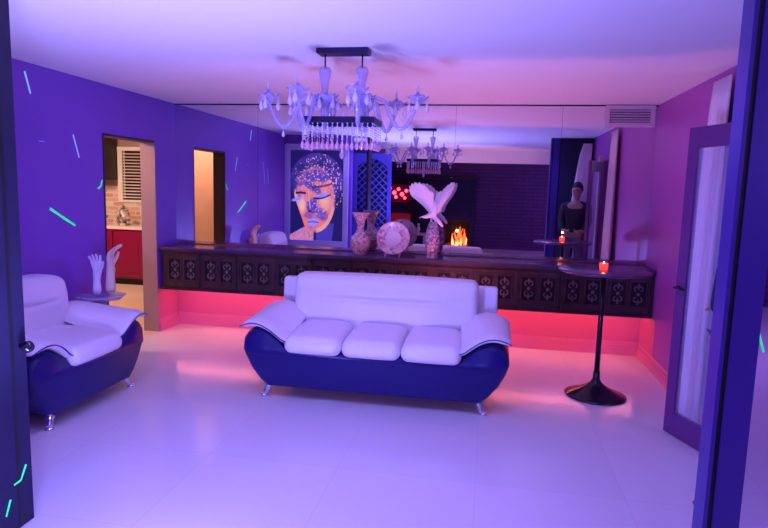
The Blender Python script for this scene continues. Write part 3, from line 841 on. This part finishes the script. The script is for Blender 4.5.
ORG = (1.0,.26,.13); BLU = (.10,.07,.55); NAVY = (.012,.010,.11); PAL = (.30,.30,.95); PNK = (.95,.45,.45); MAG = (.45,.10,.35)
def mixc(a, b, k): return tuple(a[i]*(1-k)+b[i]*k for i in range(3))
def paint(u, v):
    """u,v in 0..1 as SEEN in the mirror (u to the right, v down)"""
    c = NAVY
    n1 = mn.noise(Vector((u*9, v*14, 1.3))); n2 = mn.noise(Vector((u*34, v*52, 4.1))); n3 = mn.noise(Vector((u*16, v*24, 9.7)))
    # hair / head mass
    hd_ = ell(u, v, .50, .33, .50, .30)
    if hd_ < 1: c = mixc(NAVY, BLU, .35+.3*n1)
    # neck / shoulder glow at bottom
    if v > .84 and u < .45 and v-.84 > (.30-u)*.35: c = mixc(MAG, PNK, .4+.5*n2)
    if v > .80 and u > .5 and u < .84-.2*(v-.8): c = mixc(BLU, NAVY, .4)
    # face oval, tilted: forehead upper left, chin lower mid
    f = ell(u, v, .47, .54, .40, .385, -.18)
    left = .03+.62*max(0, v-.42)**1.05 + .05*sst(.25,.0,v)
    if f < 1.0 and u > left:
        k = sst(1.0, .86, f)
        orange = .72+.5*n1
        col = mixc(BLU, ORG, max(0, min(1, orange)))
        # freckled blue paint on the nose, mouth side and brow
        blue = 0
        for (cx, cy, rx, ry, ro, st) in ((.42,.62,.13,.10,.2,1.0),(.60,.70,.16,.09,.3,.75),(.42,.40,.24,.055,.35,.9),(.22,.34,.15,.07,-.3,.7),(.50,.28,.35,.08,0,.9),(.36,.72,.10,.05,0,.6)):
            blue = max(blue, st*sst(1.15, .5, ell(u, v, cx, cy, rx, ry, ro)))
        blue = max(0, min(1, blue*1.15+.35*n3*(blue > .05)))
        col = mixc(col, (.10,.06,.42), blue)
        c = mixc(c, col, k)
        # rim light down the left cheek and jaw
        if u-left < .06 and v < .62: c = mixc(c, (1,.42,.28), .85)
        if .80 < f < .97 and v > .62 and u > .5: c = mixc(c, (1,.50,.32), .75*sst(.80,.88,f))
        # cheek glow
        g = sst(1, .2, ell(u, v, .66, .56, .17, .13)); c = mixc(c, (1.0,.50,.30), .95*g*(1-.3*abs(n3)))
        g = sst(1, .2, ell(u, v, .23, .60, .10, .13)); c = mixc(c, (1.0,.60,.42), .95*g)
    # glitter band over the crown
    if ell(u, v, .50, .25, .46, .17) < 1 and n2+.3*n1-.5*(.32-v) > .24: c = mixc(c, (1,.42,.35), .5+.4*abs(n3))
    if ell(u, v, .60, .40, .40, .36) < 1 and n2 > .34: c = mixc(c, (1,.55,.45), .7)
    # brow, eyelids, lashes
    if abs(v-(.405-.10*(u-.5)-.35*(u-.58)**2)) < .013 and .40 < u < .80: c = mixc(c, NAVY, .8)
    if abs(v-(.47+.5*(u-.20)**2)) < .012 and .10 < u < .30: c = NAVY
    g = sst(1.1, .6, ell(u, v, .60, .497, .15, .024, -.12)); c = mixc(c, PAL, g)
    if abs(v-(.525-.16*(u-.6)+.8*(u-.62)**2*-1)) < .009 and .44 < u < .78: c = NAVY
    g = sst(1.1, .6, ell(u, v, .12, .545, .11, .022, -.15)); c = mixc(c, PAL, g)
    # nose ridge, nostril
    if abs(u-(.345+.20*(v-.45))) < .014 and .43 < v < .64: c = mixc(c, (1,.5,.3), .6)
    if ell(u, v, .37, .675, .035, .012, .1) < 1: c = NAVY
    # lips
    g = sst(1.1, .7, ell(u, v, .44, .795, .12, .045, -.08)); c = mixc(c, (.34,.32,.92), g)
    if abs(v-(.792+.5*(u-.44)**2)) < .006 and .33 < u < .56: c = (.06,.04,.3)
    return c
ca = me.color_attributes.new('paint', 'FLOAT_COLOR', 'POINT')
for j in range(nz+1):
    for i in range(nx+1):
        u = i/nx; v = 1-j/nz       # the mirror keeps left-right of world x here
        c = paint(u, v); ca.data[j*(nx+1)+i].color = (*c, 1)
cm = bpy.data.materials.new('face_canvas'); cm.use_nodes = True
nt = cm.node_tree; bs = nt.nodes['Principled BSDF']; at = nt.nodes.new('ShaderNodeVertexColor'); at.layer_name = 'paint'
nt.links.new(at.outputs['Color'], bs.inputs['Base Color']); nt.links.new(at.outputs['Color'], bs.inputs['Emission Color'])
bs.inputs['Emission Strength'].default_value = .78; bs.inputs['Roughness'].default_value = .5
o = bpy.data.objects.new('canvas', me); C.objects.link(o); o.parent = t; me.materials.append(cm)

# lattice panel
t = thing('lattice_screen', 'tall blue screen with arched diagonal lattice, seen in mirror', 'screen', (-2.17,1.30,0))
W_, Z_ = .36, 2.24
MB().box((-W_,-.02,0),(-W_+.07,.02,Z_)).box((W_-.07,-.02,0),(W_,.02,Z_)).box((-W_+.07,-.02,0),(W_-.07,.02,.12)).box((-W_+.07,-.02,Z_-.10),(W_-.07,.02,Z_)).box((-W_+.07,-.02,.80),(W_-.07,.02,.88)).build('frame', M['lattice'], t, bevel=.004)
MB().box((-W_+.07,-.010,.12),(W_-.07,.010,.80)).build('lower_panel', M['lattice'], t)
MB().box((-W_+.07,-.018,.88),(W_-.07,-.012,Z_-.10)).build('backing', M['dark'], t)
m = MB(); zl, zh, xw = .88, Z_-.10, W_-.07
for dirn in (1, -1):
    for k in range(-6, 16):
        c0 = zl + k*.13
        p = []
        for x in (-xw, xw):
            p.append((x, c0 + dirn*(x)*1.0 + .3))
        (xa, za), (xb, zb) = p
        # clip to opening
        def clip(xa, za, xb, zb):
            pts = []
            for q in range(41):
                x = xa+(xb-xa)*q/40; z = za+(zb-za)*q/40
                top_ = zh - .16*(x/xw)**2
                if zl <= z <= top_: pts.append((x, z))
            return (pts[0], pts[-1]) if len(pts) > 1 else None
        r_ = clip(xa, za, xb, zb)
        if r_: m.tube([(r_[0][0],.0,r_[0][1]),(r_[1][0],.0,r_[1][1])], .011, 4)
m.build('lattice', M['lattice'], t)
m = MB()
pts = [(x, zh-.16*(x/xw)**2) for x in [-xw+2*xw*i/16 for i in range(17)]] + [(xw,zh),(-xw,zh)]
m.prism(pts, -.012, .014, 'y'); m.build('arch_board', M['lattice'], t)

# ------------------------------------------------------------------ far room behind the camera (seen in the mirror)
t = thing('fireplace', 'dark fireplace with burning orange fire, seen in the mirror behind the bird', 'fireplace', (-.84,-4.598,0))
MB().box((-1.12,0,0),(-.34,.22,1.9)).box((.34,0,0),(.45,.22,1.9)).box((-.34,0,.75),(.34,.22,1.9)).build('surround', M['dark'], t, bevel=.01)
MB().box((-1.2,0,1.9),(.50,.32,1.98)).build('mantel', M['brown'], t, bevel=.01)
MB().box((-.34,.004,.0),(.34,.02,.75)).build('firebox', M['firebox'], t)
MB().box((-.5,.22,0),(.5,.55,.03)).build('hearth', M['brown'], t)
m = MB()
for i in range(4):
    x = -.2+i*.12; m.tube([(x-.12,.10+.03*(i%2),.07+.03*(i%2)),(x+.16,.14-.03*(i%2),.10+.04*((i+1)%2))], .035, 10)
m.build('logs', M['log'], t)
random.seed(3)
for i in range(16):
    x = random.uniform(-.27,.27); h_ = random.uniform(.18,.62)*(1-abs(x)*1.2); y = random.uniform(.07,.16); s_ = random.uniform(-.05,.05)
    MB().tube([(x,y,.08),(x+s_,y,.08+h_*.3),(x-s_*.6,y,.08+h_*.65),(x+s_*.8,y,.08+h_)], [.022,.034,.018,.002], 8).build('flame', M['firehot'] if h_ < .3 else M['fire'], t)
MB().ball((0,.12,.12), (.16,.05,.06), 12, 8).build('embers', M['firehot'], t)

t = thing('red_lit_shelf', 'dark shelf unit with glowing red lamps, seen in mirror beside the lattice', 'shelf', (-2.55,-4.58,0))
MB().box((-.45,0,0),(-.40,.35,2.2)).box((.40,0,0),(.45,.35,2.2)).box((-.40,0,2.15),(.40,.35,2.2)).box((-.4,0,1.20),(.4,.35,1.24)).box((-.4,0,.50),(.4,.35,.54)).box((-.4,0,1.72),(.4,.35,1.76)).build('carcass', M['brown'], t)
MB().box((-.38,.20,.56),(.38,.34,.92)).build('drawer_front', M['redmatt'], t)
for (x, z, r_) in ((-.22,1.62,.045),(-.10,1.50,.06),(.02,1.60,.05),(.12,1.46,.06),(.24,1.56,.05),(-.05,1.38,.05),(.20,1.36,.045),(-.25,1.42,.04)):
    MB().ball((x,.22,z), r_, 12, 8).build('red_lamp', M['redglow'], t)
t = thing('side_table', 'small white side table on the far floor, seen in mirror by the plate', 'side table', (-1.95,-3.9,0))
MB().box((-.30,-.2,.37),(.30,.2,.42)).build('table_top', M['kwhite'], t, bevel=.005)
for x in (-.26,.26):
    for y in (-.16,.16): MB().box((x-.03,y-.03,0),(x+.03,y+.03,.37)).build('leg', M['kwhite'], t)
t = thing('figurine', 'small pale figurine standing on the white side table, seen in mirror', 'figurine', (-1.88,-3.9,.42))
MB().lathe([(.05,0),(.03,.03),(.045,.08),(.05,.14),(.03,.19),(.015,.20)], n=14).build('body', M['hand'], t)
MB().ball((0,0,.235), .04, 10, 8).build('head', M['hand'], t)

# ------------------------------------------------------------------ lights
def lamp(name, kind, loc, energy, color, target=None, **kw):
    l = bpy.data.lights.new(name, kind); l.energy = energy; l.color = color
    for k, v in kw.items(): setattr(l, k, v)
    o = bpy.data.objects.new(name, l); C.objects.link(o); o.location = loc
    if target is not None:
        o.rotation_euler = (Vector(target)-Vector(loc)).to_track_quat('-Z','Y').to_euler()
    return o
BLUE = (.265,.235,1.0)
R_ = math.radians
for x in (-2.0,-.5,.6):
    lamp('blue_downlight', 'SPOT', (x,2.75,2.43), 45, BLUE, (x-.05,3.3,0), spot_size=R_(140), spot_blend=.7, shadow_soft_size=.08)
lamp('blue_floor_wash', 'AREA', (-1.3,1.3,.30), 75, BLUE, (-.9,3.8,1.3), shape='DISK', size=.30)
lamp('blue_ceiling_wash', 'SPOT', (-1.5,1.9,.34), 270, (.38,.36,1.0), (-1.5,2.3,2.45), spot_size=R_(125), spot_blend=1.0, shadow_soft_size=.10)
lamp('pink_ceiling_wash', 'SPOT', (-.35,5.25,.06), 90, (1,.27,.42), (-.1,5.0,2.45), spot_size=R_(125), spot_blend=1.0, shadow_soft_size=.06)  # unseen spot added behind the sofa to tint the ceiling pink
lamp('pink_beam', 'SPOT', (-.6,.9,.25), 120, (1,.42,.66), (-.6,-.5,2.32), spot_size=1.5, spot_blend=.6, shadow_soft_size=.05)  # added unseen spot that turns the rear ceiling beam pink
lamp('violet_rear', 'POINT', (3.2,-1.2,2.1), 90, (.42,.22,1.0), shadow_soft_size=.1)  # added unseen light, brightens what the smoked pane reflects
lamp('kitchen_bulb', 'POINT', (-4.35,4.70,2.22), 62, (1,.58,.40), shadow_soft_size=.08)
lamp('kitchen_counter_light', 'AREA', (-5.8,7.0,2.40), 45, (1,.66,.50), (-5.8,7.6,0), shape='DISK', size=.5)
lamp('candle_light', 'POINT', (.895,4.77,1.12), .5, (1,.25,.08), shadow_soft_size=.01)
lamp('hall_light', 'POINT', (2.6,3.4,2.1), 12, (.75,.45,1.0), shadow_soft_size=.1)
lamp('fire_light', 'POINT', (-.84,-4.3,.5), 4, (1,.3,.06), shadow_soft_size=.03)
w = bpy.data.worlds.new('world'); sc.world = w; w.use_nodes = True
w.node_tree.nodes['Background'].inputs[0].default_value = (.10,.07,.35,1)
w.node_tree.nodes['Background'].inputs[1].default_value = .0

# ------------------------------------------------------------------ camera
yaw, pit, rol, F = -.1721, -.1256, .0277, 592.1
f = Vector((math.sin(yaw)*math.cos(pit), math.cos(yaw)*math.cos(pit), math.sin(pit)))
r = Vector((math.cos(yaw), -math.sin(yaw), 0)); u = r.cross(f)
r2 = r*math.cos(rol)+u*math.sin(rol); u2 = -r*math.sin(rol)+u*math.cos(rol)
cd = bpy.data.cameras.new('camera'); cam = bpy.data.objects.new('camera', cd); C.objects.link(cam)
mt = Matrix((r2, u2, -f)).transposed().to_4x4(); mt.translation = Vector((0,0,1.586))
cam.matrix_world = mt
cd.sensor_width = 36; cd.lens = F*36/768; cd.clip_start = .05
sc.camera = cam
sc.view_settings.view_transform = 'Standard'; sc.view_settings.look = 'None'
sc.view_settings.exposure = 0; sc.view_settings.gamma = 1; sc.view_settings.use_curve_mapping = False
sc.cycles.max_bounces = 12; sc.cycles.transparent_max_bounces = 24
